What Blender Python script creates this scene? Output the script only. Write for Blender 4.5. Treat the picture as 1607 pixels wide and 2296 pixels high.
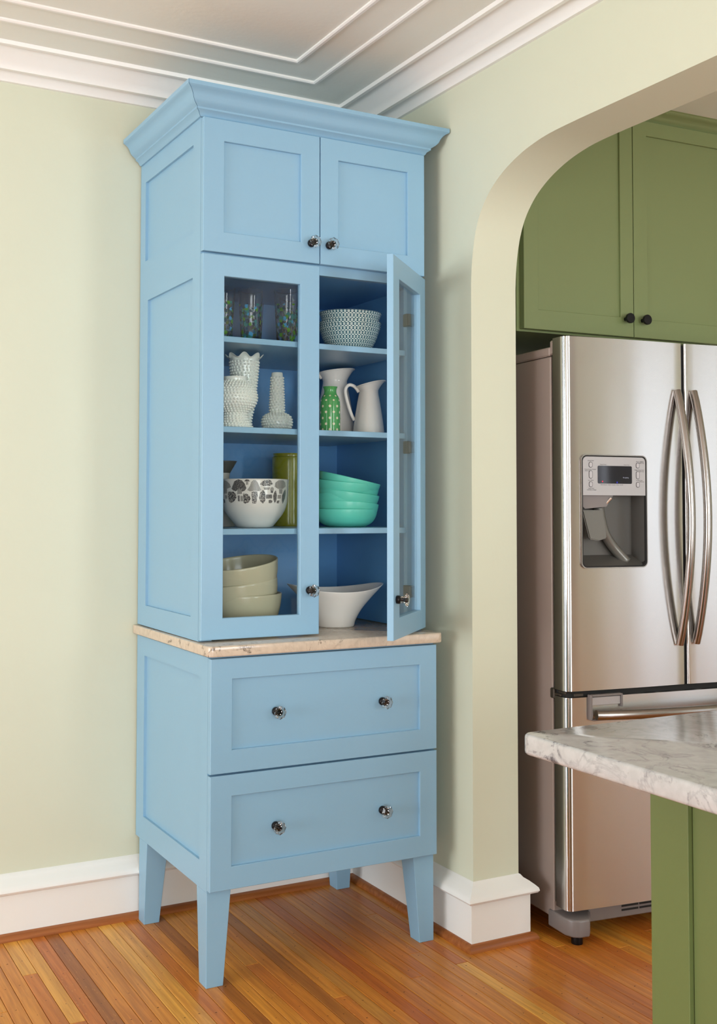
import bpy, bmesh, math, random
from mathutils import Vector, Matrix
random.seed(7)
PI = math.pi
S = bpy.context.scene
COL = S.collection
for o in list(bpy.data.objects): bpy.data.objects.remove(o)

# ---------------------------------------------------------------- camera
CAM = Vector((-1.12336, -2.66494, 1.27315))
yaw, pitch, roll, FPX = 0.47196, 0.039, 0.00286, 2424.487
fw = Vector((math.sin(yaw)*math.cos(pitch), math.cos(yaw)*math.cos(pitch), math.sin(pitch)))
rt = Vector((math.cos(yaw), -math.sin(yaw), 0)); up = rt.cross(fw)
r2 = rt*math.cos(roll)+up*math.sin(roll); u2 = -rt*math.sin(roll)+up*math.cos(roll)
cd = bpy.data.cameras.new('camera'); cam = bpy.data.objects.new('camera', cd); COL.objects.link(cam)
cam.matrix_world = Matrix(((r2.x, u2.x, -fw.x, CAM.x), (r2.y, u2.y, -fw.y, CAM.y), (r2.z, u2.z, -fw.z, CAM.z), (0, 0, 0, 1)))
cd.sensor_fit = 'VERTICAL'; cd.sensor_height = 36.0; cd.lens = FPX/2296*36.0
cd.shift_x = 150.861/2296; cd.shift_y = -107.382/2296
cd.clip_start = 0.02
S.camera = cam

# ---------------------------------------------------------------- world, lights, exposure
w = bpy.data.worlds.new('sky'); S.world = w; w.use_nodes = True
w.node_tree.nodes['Background'].inputs[0].default_value = (0.78, 0.88, 1.0, 1)
w.node_tree.nodes['Background'].inputs[1].default_value = 1.6
S.view_settings.view_transform = 'Standard'; S.view_settings.look = 'None'
S.view_settings.exposure = -0.18; S.view_settings.gamma = 1.0
S.view_settings.use_curve_mapping = False

def area(name, loc, aim, sx, sy, power, col):
    l = bpy.data.lights.new(name, 'AREA'); l.shape = 'RECTANGLE'; l.size = sx; l.size_y = sy
    l.energy = power; l.color = col
    o = bpy.data.objects.new(name, l); COL.objects.link(o); o.location = loc
    o.rotation_euler = (Vector(aim)-Vector(loc)).to_track_quat('-Z', 'Y').to_euler()
    return o
# daylight through the windows of both rooms, plus an added kitchen fill
area('daylight_left', (-5.42, -1.25, 1.1), (0, -1.1, 2.6), 2.7, 2.1, 205, (0.91, 0.95, 0.99))
area('daylight_front', (-1.6, -5.42, 1.0), (-1.0, 0, 2.2), 2.3, 2.2, 155, (0.97, 0.98, 0.99))
area('fill_kitchen_front', (1.52, -5.12, 1.5), (1.52, 0, 1.5), .95, 1.9, 84, (0.95, 0.98, 1.0))  # added fill for green cabinets and floor, outside the fridge's reflection
area('daylight_kitchen_a', (3.92, -4.82, 1.3), (0, -4.82, 1.3), .30, 2.4, 6.5, (0.97, 0.98, 1.0))
area('daylight_kitchen_b', (3.92, -3.8, 1.5), (0, -3.8, 1.5), .95, 2.3, 9, (0.97, 0.98, 1.0))

# ---------------------------------------------------------------- material helpers
def srgb(r, g, b):
    f = lambda c: (c/255/12.92) if c/255 <= .04045 else ((c/255+.055)/1.055)**2.4
    return (f(r), f(g), f(b), 1)
class NT:
    def __init__(s, name):
        s.m = bpy.data.materials.new(name); s.m.use_nodes = True; s.t = s.m.node_tree
        s.p = s.t.nodes['Principled BSDF']
    def n(s, t, **k):
        x = s.t.nodes.new(t)
        for a, b in k.items(): setattr(x, a, b)
        return x
    def l(s, a, b): s.t.links.new(a, b)
    def val(s, sock, v):
        if isinstance(v, (int, float)): sock.default_value = v
        elif isinstance(v, tuple): sock.default_value = v
        else: s.l(v, sock)
    def math(s, op, a, b=None, c=None, clamp=False):
        x = s.n('ShaderNodeMath', operation=op); x.use_clamp = clamp
        s.val(x.inputs[0], a)
        if b is not None: s.val(x.inputs[1], b)
        if c is not None: s.val(x.inputs[2], c)
        return x.outputs[0]
    def mix(s, f, a, b):
        x = s.n('ShaderNodeMix', data_type='RGBA'); s.val(x.inputs[0], f); s.val(x.inputs[6], a); s.val(x.inputs[7], b)
        return x.outputs[2]
    def coord(s, which='Object'):
        return s.n('ShaderNodeTexCoord').outputs[which]
    def mapping(s, vec, scale=(1, 1, 1), loc=(0, 0, 0)):
        x = s.n('ShaderNodeMapping'); s.l(vec, x.inputs[0]); x.inputs['Scale'].default_value = scale; x.inputs['Location'].default_value = loc
        return x.outputs[0]
    def noise(s, vec, scale, detail=3, rough=.5, out=0, dist=0):
        x = s.n('ShaderNodeTexNoise'); s.l(vec, x.inputs['Vector']); x.inputs['Scale'].default_value = scale
        x.inputs['Detail'].default_value = detail; x.inputs['Roughness'].default_value = rough; x.inputs['Distortion'].default_value = dist
        return x.outputs[out]
    def ramp(s, f, stops):
        x = s.n('ShaderNodeValToRGB'); s.l(f, x.inputs[0]); e = x.color_ramp.elements
        while len(e) < len(stops): e.new(.5)
        for k, (p, c) in enumerate(stops): e[k].position = p; e[k].color = c
        return x.outputs[0]
    def bump(s, h, strength=.2, dist=.01):
        x = s.n('ShaderNodeBump'); x.inputs['Strength'].default_value = strength; x.inputs['Distance'].default_value = dist
        s.l(h, x.inputs['Height']); s.l(x.outputs[0], s.p.inputs['Normal'])
    def set(s, **k):
        for a, b in k.items(): s.val(s.p.inputs[a.replace('_', ' ')], b)
        return s.m

def paint(name, col, rough=.45, var=.03, bump=.05, bs=90):
    t = NT(name); c = t.coord()
    nz = t.noise(c, 2.2, 4)
    f = lambda k: tuple(min(1, x*k) for x in col[:3])+(1,)
    t.set(Base_Color=t.mix(nz, f(1-var), f(1+var)), Roughness=rough)
    t.bump(t.noise(c, bs, 3), bump, .004)
    return t.m
M = {}
M['wall'] = paint('pale_green_wall_paint', srgb(213, 217, 195), .62, .03, .12, 40)
M['ceiling'] = paint('ceiling_paint', srgb(236, 238, 230), .7, .03, .12, 60)
M['white'] = paint('white_trim_paint', srgb(242, 242, 238), .35, .02, .08, 60)
M['blue'] = paint('blue_cabinet_paint', srgb(138, 180, 207), .36, .02, .04, 120)
M['blue_shaded'] = paint('blue_paint_shaded_interior', srgb(100, 160, 212), .4, .02, .04, 120)  # cabinet blue deepened: the shade inside is put into the colour
M['green'] = paint('olive_green_cabinet_paint', srgb(122, 134, 88), .38, .03, .04, 120)
M['green2'] = paint('island_green_paint', srgb(100, 114, 66), .4, .03, .04, 120)

def stone(name, base, vein, dark):
    t = NT(name); c = t.coord()
    n1 = t.noise(c, 9, 6, .62, dist=1.4)
    v1 = t.ramp(n1, [(.46, (0, 0, 0, 1)), (.495, (1, 1, 1, 1)), (.53, (0, 0, 0, 1))])
    n2 = t.noise(c, 30, 6, .7, dist=.6)
    v2 = t.ramp(n2, [(.50, (0, 0, 0, 1)), (.62, (1, 1, 1, 1))])
    n3 = t.noise(c, 4, 3)
    k = t.math('MULTIPLY', v1, v2)
    cc = t.mix(t.ramp(t.noise(c, 60, 4), [(.35, (0, 0, 0, 1)), (.65, (1, 1, 1, 1))]), base, tuple(x*.88 for x in base[:3])+(1,))
    cc = t.mix(t.math('MULTIPLY', v1, .35), cc, vein)
    cc = t.mix(t.math('MULTIPLY', k, t.ramp(n3, [(.45, (0, 0, 0, 1)), (.6, (1, 1, 1, 1))])), cc, dark)
    t.set(Base_Color=cc, Roughness=.14)
    return t.m
M['quartz_beige'] = stone('beige_veined_quartz', srgb(212, 196, 176), srgb(185, 165, 145), srgb(70, 58, 50))
M['quartz_grey'] = stone('pale_grey_veined_quartz', srgb(190, 190, 189), srgb(140, 137, 140), srgb(72, 70, 76))

# floor board wood: colour differs from board to board, grain runs along the board
def wood(name, stops, rough, per_obj=True, along='Y'):
    t = NT(name); c = t.coord()
    rnd = t.n('ShaderNodeObjectInfo').outputs['Random']
    off = t.n('ShaderNodeCombineXYZ'); t.l(t.math('MULTIPLY', rnd, 37.0), off.inputs[0]); t.l(t.math('MULTIPLY', rnd, 91.0), off.inputs[1])
    va = t.n('ShaderNodeVectorMath', operation='ADD'); t.l(c, va.inputs[0]); t.l(off.outputs[0], va.inputs[1])
    sc = (90, 3.5, 90) if along == 'Y' else (3.5, 90, 90)
    g = t.noise(t.mapping(va.outputs[0], sc), 1.0, 5, .65, dist=.4)
    g2 = t.noise(t.mapping(va.outputs[0], tuple(x*.35 for x in sc)), 1.0, 3, .5, dist=1.0)
    base = t.ramp(rnd, stops)
    hs = t.n('ShaderNodeHueSaturation'); t.l(base, hs.inputs['Color'])
    t.l(t.math('ADD', t.math('MULTIPLY', g2, .5), .75), hs.inputs['Value'])
    grain = t.ramp(g, [(.38, (1, 1, 1, 1)), (.62, (.66, .55, .45, 1))])
    mx = t.n('ShaderNodeMix', data_type='RGBA', blend_type='MULTIPLY'); mx.inputs[0].default_value = .75
    t.l(hs.outputs[0], mx.inputs[6]); t.l(grain, mx.inputs[7])
    # pale ray fleck of quarter sawn oak
    fl = t.n('ShaderNodeTexVoronoi'); t.l(t.mapping(va.outputs[0], (60, 22, 60) if along == 'Y' else (22, 60, 60)), fl.inputs['Vector']); fl.inputs['Scale'].default_value = 1.6
    flm = t.ramp(fl.outputs['Distance'], [(.10, (1, 1, 1, 1)), (.22, (0, 0, 0, 1))])
    sel = t.ramp(t.math('FRACT', t.math('MULTIPLY', rnd, 13.7)), [(.62, (0, 0, 0, 1)), (.7, (1, 1, 1, 1))])
    col = t.mix(t.math('MULTIPLY', t.math('MULTIPLY', flm, sel), .35), mx.outputs[2], srgb(225, 165, 90))
    t.set(Base_Color=col, Roughness=t.math('ADD', t.math('MULTIPLY', g, .14), rough))
    t.p.inputs['Specular IOR Level'].default_value = .4; t.p.inputs['Coat Weight'].default_value = .14; t.p.inputs['Coat Roughness'].default_value = .13
    t.bump(g, .08, .002)
    return t.m
M['floor'] = wood('oak_floor_board', [(0, srgb(194, 106, 40)), (.25, srgb(212, 130, 46)), (.5, srgb(226, 154, 58)), (.75, srgb(202, 112, 42)), (.9, srgb(242, 180, 80)), (1, srgb(168, 98, 38))], .28)
M['shoe'] = wood('oak_shoe_moulding', [(0, srgb(165, 98, 46)), (1, srgb(175, 108, 55))], .32, along='X')
def plain(name, col, rough=.5, metal=0, **k):
    t = NT(name); t.set(Base_Color=col, Roughness=rough, Metallic=metal, **k); return t.m
M['dark'] = plain('dark_gap', (.012, .012, .012, 1), .8)
M['crack'] = plain('crack_dark', srgb(45, 35, 35), .8)
M['nail'] = plain('nail_hole_dark', srgb(48, 26, 14), .6)
M['black'] = plain('black_metal', (.012, .011, .012, 1), .35, .6)
M['glass'] = plain('clear_glass', (1, 1, 1, 1), .0, 0, Transmission_Weight=1.0, IOR=1.48)
# window and door panes: thin sheet glass
def pane_mat():
    t = NT('thin_pane_glass'); o = t.t.nodes['Material Output']
    tr = t.n('ShaderNodeBsdfTransparent'); gl = t.n('ShaderNodeBsdfGlossy'); gl.inputs['Roughness'].default_value = .0
    tr.inputs[0].default_value = (.95, .97, .97, 1)
    fr = t.n('ShaderNodeFresnel'); fr.inputs[0].default_value = 1.52
    mx = t.n('ShaderNodeMixShader'); t.l(t.math('MULTIPLY', fr.outputs[0], .5, clamp=True), mx.inputs[0]); t.l(tr.outputs[0], mx.inputs[1]); t.l(gl.outputs[0], mx.inputs[2])
    t.l(mx.outputs[0], o.inputs[0]); return t.m
M['pane'] = pane_mat()
def steel(name, col, rough, aniso, tan, wav=.0):
    t = NT(name); c = t.coord()
    g = t.noise(t.mapping(c, (3, 3, 1300)), 1.0, 2, .5)
    t.set(Base_Color=col, Metallic=1.0, Roughness=t.math('ADD', t.math('MULTIPLY', g, .05), rough-.025))
    if wav:
        t.bump(t.noise(t.mapping(c, (1, 1, .35)), 5.5, 1, .3), wav, .01)
    t.p.inputs['Anisotropic'].default_value = aniso
    cx = t.n('ShaderNodeCombineXYZ'); cx.inputs[0].default_value, cx.inputs[1].default_value, cx.inputs[2].default_value = tan
    t.l(cx.outputs[0], t.p.inputs['Tangent'])
    return t.m
FA = math.radians(-6.47)
M['steel'] = steel('brushed_stainless', (.60, .59, .58, 1), .26, .93, (0, 0, 1), .10)
M['steel_bar'] = steel('brushed_bar_steel', (.34, .31, .29, 1), .22, .3, (0, 0, 1))
M['steel_edge'] = plain('polished_steel_edge', (.8, .79, .77, 1), .16, 1)
M['nickel'] = plain('nickel_hinge', (.055, .045, .035, 1), .4, .3)
M['fridge_side'] = plain('warm_grey_fridge_side', srgb(158, 142, 134), .40)
M['fridge_grey'] = plain('grey_plastic', srgb(125, 118, 116), .35)
M['gasket'] = plain('dark_gasket', srgb(60, 60, 52), .45, .3)
M['panel_silver'] = plain('silver_panel', srgb(178, 175, 176), .35, .35)
M['cavity'] = plain('dispenser_cavity', srgb(92, 90, 86), .38, .2)
M['paddle'] = plain('dispenser_paddle', srgb(112, 110, 104), .3, .3)
M['screen'] = plain('dark_display', (.006, .005, .014, 1), .05)
M['ink'] = plain('dark_ink', srgb(50, 46, 50), .5)
M['ink_light'] = plain('pale_ink', srgb(190, 195, 215), .5)
M['red'] = plain('red_indicator', srgb(200, 20, 50), .3, 0, Emission_Color=srgb(255, 40, 80), Emission_Strength=.8)
M['bluelit'] = plain('blue_indicator', srgb(30, 30, 160), .3, 0, Emission_Color=srgb(50, 50, 230), Emission_Strength=.5)
M['button'] = plain('button_silver', srgb(186, 182, 184), .3, .3)
M['enamel'] = plain('white_enamel', srgb(240, 234, 224), .16)
M['milk'] = plain('milk_glass', srgb(240, 240, 230), .13, 0, Subsurface_Weight=.08)
M['boat'] = plain('white_ceramic', srgb(238, 235, 228), .22)
M['taupe'] = plain('taupe_stoneware_glaze', srgb(205, 198, 168), .18)
M['teal'] = plain('matte_turquoise', srgb(98, 208, 184), .33)
M['olive'] = plain('olive_glaze', srgb(150, 150, 30), .2)
M['jug'] = plain('cream_jug', srgb(198, 190, 180), .3)
M['jugdark'] = plain('dark_grey_glaze', srgb(74, 74, 70), .3)
M['cream_dot'] = plain('cream_dot', srgb(222, 212, 178), .25)
M['greenbottle'] = plain('leaf_green_glaze', srgb(78, 152, 84), .12)
M['print_dark'] = plain('print_dark_ink', srgb(52, 48, 50), .4)

# patterned bowls: rings of small dark teal diamonds and dashes on pale glaze (uses u = around, v = metres up the wall)
def pattern_mat():
    t = NT('teal_geometric_pattern'); uv = t.n('ShaderNodeTexCoord').outputs['UV']
    sx = t.n('ShaderNodeSeparateXYZ'); t.l(uv, sx.inputs[0]); U, V = sx.outputs[0], sx.outputs[1]
    fr = t.math('ABSOLUTE', t.math('SUBTRACT', t.math('FRACT', t.math('MULTIPLY', V, 1/.0135)), .5))
    fu = t.math('ABSOLUTE', t.math('SUBTRACT', t.math('FRACT', t.math('MULTIPLY', U, 54.0)), .5))
    d = t.math('ADD', t.math('MULTIPLY', fu, 2.0), t.math('MULTIPLY', fr, 1/.3))
    zoneA = t.math('LESS_THAN', fr, .3)
    darkA = t.math('MULTIPLY', zoneA, t.math('ADD', t.math('LESS_THAN', d, .58), t.math('GREATER_THAN', d, 1.32), clamp=True))
    white_b = t.math('MULTIPLY', t.math('LESS_THAN', fu, .36), t.math('GREATER_THAN', fr, .375))
    darkB = t.math('MULTIPLY', t.math('SUBTRACT', 1.0, zoneA), t.math('SUBTRACT', 1.0, white_b))
    m = t.math('ADD', darkA, darkB, clamp=True)
    t.set(Base_Color=t.mix(m, srgb(222, 236, 228), srgb(20, 86, 102)), Roughness=.22)
    return t.m
M['pattern'] = pattern_mat()

# tumblers: clear glass with scattered printed flowers
def tumbler_mat():
    t = NT('printed_tumbler_glass'); c = t.coord(); o = t.t.nodes['Material Output']
    out = None
    gl = t.n('ShaderNodeBsdfGlass'); gl.inputs['IOR'].default_value = 1.45; gl.inputs['Roughness'].default_value = 0.0
    sh = gl.outputs[0]
    for k, (sc, col, th) in enumerate([(42, srgb(20, 120, 120), .30), (50, srgb(70, 140, 30), .27), (42, srgb(50, 150, 200), .22), (60, srgb(14, 60, 80), .30)]):
        v = t.n('ShaderNodeTexVoronoi'); t.l(t.mapping(c, (1, 1, .85), (k*3.1, k*1.7, k*5.3)), v.inputs['Vector']); v.inputs['Scale'].default_value = sc
        wv = t.noise(t.mapping(c, (1, 1, 1), (k*2, 0, 0)), 260, 1)
        mk = t.math('LESS_THAN', t.math('ADD', v.outputs['Distance'], t.math('MULTIPLY', t.math('SUBTRACT', wv, .5), .35)), th)
        mx = t.n('ShaderNodeMixShader'); df = t.n('ShaderNodeBsdfDiffuse'); df.inputs[0].default_value = col
        zz = t.n('ShaderNodeSeparateXYZ'); t.l(c, zz.inputs[0])
        mk = t.math('MULTIPLY', mk, t.math('LESS_THAN', zz.outputs[2], .135))
        t.l(mk, mx.inputs[0]); t.l(sh, mx.inputs[1]); t.l(df.outputs[0], mx.inputs[2]); sh = mx.outputs[0]
    t.l(sh, o.inputs[0]); return t.m
M['tumbler'] = tumbler_mat()

# ---------------------------------------------------------------- geometry helpers
def link(name, bm, mats, parent=None, smooth=False, loc=None):
    me = bpy.data.meshes.new(name); bm.normal_update(); bm.to_mesh(me); bm.free()
    for m in (mats if isinstance(mats, (list, tuple)) else [mats]): me.materials.append(m)
    if smooth:
        for p in me.polygons: p.use_smooth = True
        if smooth != 'all': me.set_sharp_from_angle(angle=math.radians(35))
    o = bpy.data.objects.new(name, me); COL.objects.link(o)
    if loc is not None: o.location = loc
    if parent is not None: o.parent = parent
    return o
def empty(name, label, cat, loc=(0, 0, 0), rz=0, group=None):
    o = bpy.data.objects.new(name, None); COL.objects.link(o); o.location = loc; o.rotation_euler = (0, 0, rz)
    o.empty_display_size = .05
    return tag(o, label, cat, group)
def tag(o, label, cat, group=None):
    o['label'] = label; o['category'] = cat
    if group: o['group'] = group
    return o
def box(bm, x0, x1, y0, y1, z0, z1, bev=0, mi=0):
    vs = [bm.verts.new((x, y, z)) for x in (x0, x1) for y in (y0, y1) for z in (z0, z1)]
    fs = [bm.faces.new([vs[i] for i in q]) for q in ((0, 1, 3, 2), (4, 6, 7, 5), (0, 4, 5, 1), (2, 3, 7, 6), (0, 2, 6, 4), (1, 5, 7, 3))]
    for f in fs: f.material_index = mi
    if bev:
        es = list({e for f in fs for e in f.edges})
        bmesh.ops.bevel(bm, geom=es, offset=bev, segments=1, affect='EDGES', material=-1)
def boxobj(name, dims, mat, parent=None, bev=0):
    bm = bmesh.new(); box(bm, *dims, bev=bev); return link(name, bm, mat, parent)
def xf(bm, mat, verts=None):
    bmesh.ops.transform(bm, matrix=mat, verts=verts if verts is not None else bm.verts)
# flat ring (stiles and rails round one opening) in the x/z plane, front face towards -y at y=0, body to +y
def ring(bm, x0, x1, z0, z1, hx0, hx1, hz0, hz1, t, bev=.0012, lip=None):
    O = [(x0, z0), (x1, z0), (x1, z1), (x0, z1)]; H = [(hx0, hz0), (hx1, hz0), (hx1, hz1), (hx0, hz1)]
    b = bev
    Ob = [(x0+b, z0+b), (x1-b, z0+b), (x1-b, z1-b), (x0+b, z1-b)]; Hb = [(hx0-b, hz0-b), (hx1+b, hz0-b), (hx1+b, hz1+b), (hx0-b, hz1+b)]
    L = []
    for pts, y in ((O, t), (O, b), (Ob, 0), (Hb, 0), (H, b), (H, t)):
        L.append([bm.verts.new((p[0], y, p[1])) for p in pts])
    for a in range(6):
        A, B = L[a], L[(a+1) % 6]
        for i in range(4):
            j = (i+1) % 4
            bm.faces.new((A[i], A[j], B[j], B[i]))
    bmesh.ops.recalc_face_normals(bm, faces=bm.faces[:])
def lathe(prof, segs=48, bm=None, uv=False, rmod=None, close=True):
    bm = bm or bmesh.new(); rows = []
    uvl = bm.loops.layers.uv.new('UVMap') if uv else None
    acc = [0]
    for i in range(1, len(prof)): acc.append(acc[-1]+math.hypot(prof[i][0]-prof[i-1][0], prof[i][1]-prof[i-1][1]))
    for r, z in prof:
        if r < 1e-5: rows.append([bm.verts.new((0, 0, z))]*segs); continue
        row = []
        for k in range(segs):
            a = 2*PI*k/segs; rr, zz = (r, z) if not rmod else rmod(r, z, a)
            row.append(bm.verts.new((rr*math.cos(a), rr*math.sin(a), zz)))
        rows.append(row)
    for i in range(len(rows)-1):
        A, B = rows[i], rows[i+1]
        for k in range(segs):
            j = (k+1) % segs
            q = [A[k], A[j], B[j], B[k]]; uvq = [(k/segs, acc[i]), ((k+1)/segs, acc[i]), ((k+1)/segs, acc[i+1]), (k/segs, acc[i+1])]
            seen, qq, uu = set(), [], []
            for v_, u_ in zip(q, uvq):
                if v_ in seen: continue
                seen.add(v_); qq.append(v_); uu.append(u_)
            if len(qq) > 2:
                f = bm.faces.new(qq)
                if uv:
                    for lp, u_ in zip(f.loops, uu): lp[uvl].uv = u_
    return bm
def smoothprof(pts, n=6):
    # Catmull-Rom through the points
    out = []
    P = [pts[0]]+list(pts)+[pts[-1]]
    for i in range(1, len(P)-2):
        for k in range(n):
            t = k/n
            out.append(tuple(.5*((2*P[i][d])+(-P[i-1][d]+P[i+1][d])*t+(2*P[i-1][d]-5*P[i][d]+4*P[i+1][d]-P[i+2][d])*t*t+(-P[i-1][d]+3*P[i][d]-3*P[i+1][d]+P[i+2][d])*t**3) for d in range(2)))
    out.append(pts[-1]); return out
def tube(bm, path, rad, segs=12, flat=1.0, cap=True):
    # sweep an (elliptic) section along a path
    P = [Vector(p) for p in path]; rows = []
    prevn = None
    for i, p in enumerate(P):
        t = (P[min(i+1, len(P)-1)]-P[max(i-1, 0)]).normalized()
        if prevn is None:
            a = Vector((0, 0, 1)) if abs(t.z) < .9 else Vector((1, 0, 0)); nrm = t.cross(a).normalized()
        else: nrm = (prevn-t*prevn.dot(t)).normalized()
        prevn = nrm; b = t.cross(nrm)
        r = rad[i] if isinstance(rad, (list, tuple)) else rad
        rows.append([bm.verts.new(p+nrm*math.cos(2*PI*k/segs)*r+b*math.sin(2*PI*k/segs)*r*flat) for k in range(segs)])
    for i in range(len(rows)-1):
        for k in range(segs):
            j = (k+1) % segs; bm.faces.new((rows[i][k], rows[i][j], rows[i+1][j], rows[i+1][k]))
    if cap: bm.faces.new(rows[0][::-1]); bm.faces.new(rows[-1])
    return bm
def extrude_profile(bm, prof, p0, p1, out, upv=Vector((0, 0, 1)), m0=0, m1=0, cap=True):
    # prof: (o,u) pairs; path p0->p1; m0/m1 mitre: shift of the end along the path per unit of o
    p0, p1, out = Vector(p0), Vector(p1), Vector(out); d = (p1-p0).normalized()
    A = [bm.verts.new(p0+out*o+upv*u+d*(m0*o)) for o, u in prof]
    B = [bm.verts.new(p1+out*o+upv*u-d*(m1*o)) for o, u in prof]
    n = len(prof)
    for i in range(n):
        j = (i+1) % n; bm.faces.new((A[i], A[j], B[j], B[i]))
    if cap: bm.faces.new(A[::-1]); bm.faces.new(B)
    bmesh.ops.recalc_face_normals(bm, faces=bm.faces[:])
def poly_prism(bm, pts, z0, z1, bev=0):
    A = [bm.verts.new((x, y, z0)) for x, y in pts]; B = [bm.verts.new((x, y, z1)) for x, y in pts]
    n = len(pts); fs = []
    for i in range(n): fs.append(bm.faces.new((A[i], A[(i+1) % n], B[(i+1) % n], B[i])))
    a = bm.faces.new(A[::-1]); b = bm.faces.new(B)
    bmesh.ops.recalc_face_normals(bm, faces=fs+[a, b])
    if bev:
        es = list(set(list(a.edges)+list(b.edges)))
        bmesh.ops.bevel(bm, geom=es, offset=bev, segments=3, affect='EDGES', profile=.5)
def rounded_rect(x0, x1, y0, y1, radii, n=6):
    # radii for corners (x0,y0),(x1,y0),(x1,y1),(x0,y1)
    out = []
    for (cx, cy, a0, r) in ((x0, y0, PI, radii[0]), (x1, y0, 1.5*PI, radii[1]), (x1, y1, 0, radii[2]), (x0, y1, .5*PI, radii[3])):
        if r <= 0: out.append((cx, cy)); continue
        ox = cx+(r if cx == x0 else -r); oy = cy+(r if cy == y0 else -r)
        for k in range(n+1):
            a = a0+(PI/2)*k/n; out.append((ox+r*math.cos(a), oy+r*math.sin(a)))
    return out
def struct(o): o['kind'] = 'structure'; return o

# ================================================================= THE ROOM SHELL
XW, XK, YW = .797, .962, .604         # dining side and kitchen side of the arch wall; back wall
ZC = 2.62
XL, XR, YF = -5.0, 3.8, -5.0
struct(boxobj('wall_back', (XL-.1, XR+.1, YW, YW+.12, -.05, ZC+.05), M['wall']))
# wall with window openings
def wall_y(name, y0, y1, x0, x1, holes):
    bm = bmesh.new(); xs = x0
    for hx0, hx1, hz0, hz1 in holes:
        box(bm, xs, hx0, y0, y1, -.05, ZC+.05); box(bm, hx0, hx1, y0, y1, -.05, hz0); box(bm, hx0, hx1, y0, y1, hz1, ZC+.05); xs = hx1
    box(bm, xs, x1, y0, y1, -.05, ZC+.05)
    return struct(link(name, bm, M['wall']))
def wall_x(name, x0, x1, y0, y1, holes):
    bm = bmesh.new(); ys = y0
    for hy0, hy1, hz0, hz1 in holes:
        box(bm, x0, x1, ys, hy0, -.05, ZC+.05); box(bm, x0, x1, hy0, hy1, -.05, hz0); box(bm, x0, x1, hy0, hy1, hz1, ZC+.05); ys = hy1
    box(bm, x0, x1, ys, y1, -.05, ZC+.05)
    return struct(link(name, bm, M['wall']))
wall_x('wall_left', XL-.1, XL, YF-.1, YW, [(-2.6, .1, .3, 2.3)])
wall_x('wall_far', XR, XR+.1, YF-.1, YW, [(-4.98, -4.66, .12, 2.5), (-4.3, -3.3, .12, 2.5)])
wall_y('wall_front', YF-.1, YF, XL-.1, XR+.1, [(-2.7, -.4, .1, 2.3), (1.04, 2.0, .55, 2.45)])
def window(n, axis, c, a0, a1, z0, z1, nx, nz):
    e = bpy.data.objects.new('window_%d' % n, None); COL.objects.link(e); e['kind'] = 'structure'
    bm = bmesh.new()
    def bx(p0, p1, q0, q1):
        if axis == 'x': box(bm, c-.03, c+.03, p0, p1, q0, q1)
        else: box(bm, p0, p1, c-.03, c+.03, q0, q1)
    f = .06
    bx(a0, a0+f, z0, z1); bx(a1-f, a1, z0, z1); bx(a0+f, a1-f, z0, z0+f); bx(a0+f, a1-f, z1-f, z1)
    for i in range(1, nx): t = a0+(a1-a0)*i/nx; bx(t-.012, t+.012, z0+f, z1-f)
    for i in range(1, nz): t = z0+(z1-z0)*i/nz; bx(a0+f, a1-f, t-.012, t+.012)
    link('window_frame', bm, M['white'], e)
window(1, 'x', XL-.05, -2.6, .1, .3, 2.3, 3, 2)
window(2, 'x', XR+.05, -4.98, -4.66, .12, 2.5, 1, 1)
window(3, 'y', YF-.05, -2.7, -.4, .1, 2.3, 3, 2)
window(4, 'x', XR+.05, -4.3, -3.3, .12, 2.5, 2, 1)
window(5, 'y', YF-.05, 1.04, 2.0, .55, 2.45, 2, 2)  # added window, made for the kitchen fill light

# patterned fabric blind added out of view to reflect in the glass door
def blind_mat():
    t = NT('patterned_blind_fabric'); c = t.coord(); sx = t.n('ShaderNodeSeparateXYZ'); t.l(c, sx.inputs[0])
    P_ = .26
    fx = t.math('SUBTRACT', t.math('FRACT', t.math('MULTIPLY', sx.outputs[0], 1/P_)), .5)
    fz = t.math('SUBTRACT', t.math('FRACT', t.math('MULTIPLY', sx.outputs[2], 1/P_)), .5)
    rr = t.math('SQRT', t.math('ADD', t.math('MULTIPLY', fx, fx), t.math('MULTIPLY', fz, fz)))
    an = t.math('ARCTAN2', fz, fx)
    star = t.math('LESS_THAN', rr, t.math('ADD', .13, t.math('MULTIPLY', t.math('COSINE', t.math('MULTIPLY', an, 8.0)), .09)))
    band = t.math('LESS_THAN', t.math('ABSOLUTE', t.math('SUBTRACT', rr, t.math('ADD', .36, t.math('MULTIPLY', t.math('COSINE', t.math('MULTIPLY', an, 4.0)), .06)))), .035)
    t.set(Base_Color=t.mix(t.math('MAXIMUM', star, band), srgb(150, 150, 146), srgb(34, 38, 46)), Roughness=.8); return t.m
bm = bmesh.new(); box(bm, 2.25, 3.1, YF+.03, YF+.036, .9, 2.55, 0); box(bm, 2.23, 3.12, YF+.0, YF+.05, 2.55, 2.59, .003)
tag(link('window_blind', bm, blind_mat()), 'grey patterned fabric added out of view for its faint reflection in the closed glass door', 'blind')
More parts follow.
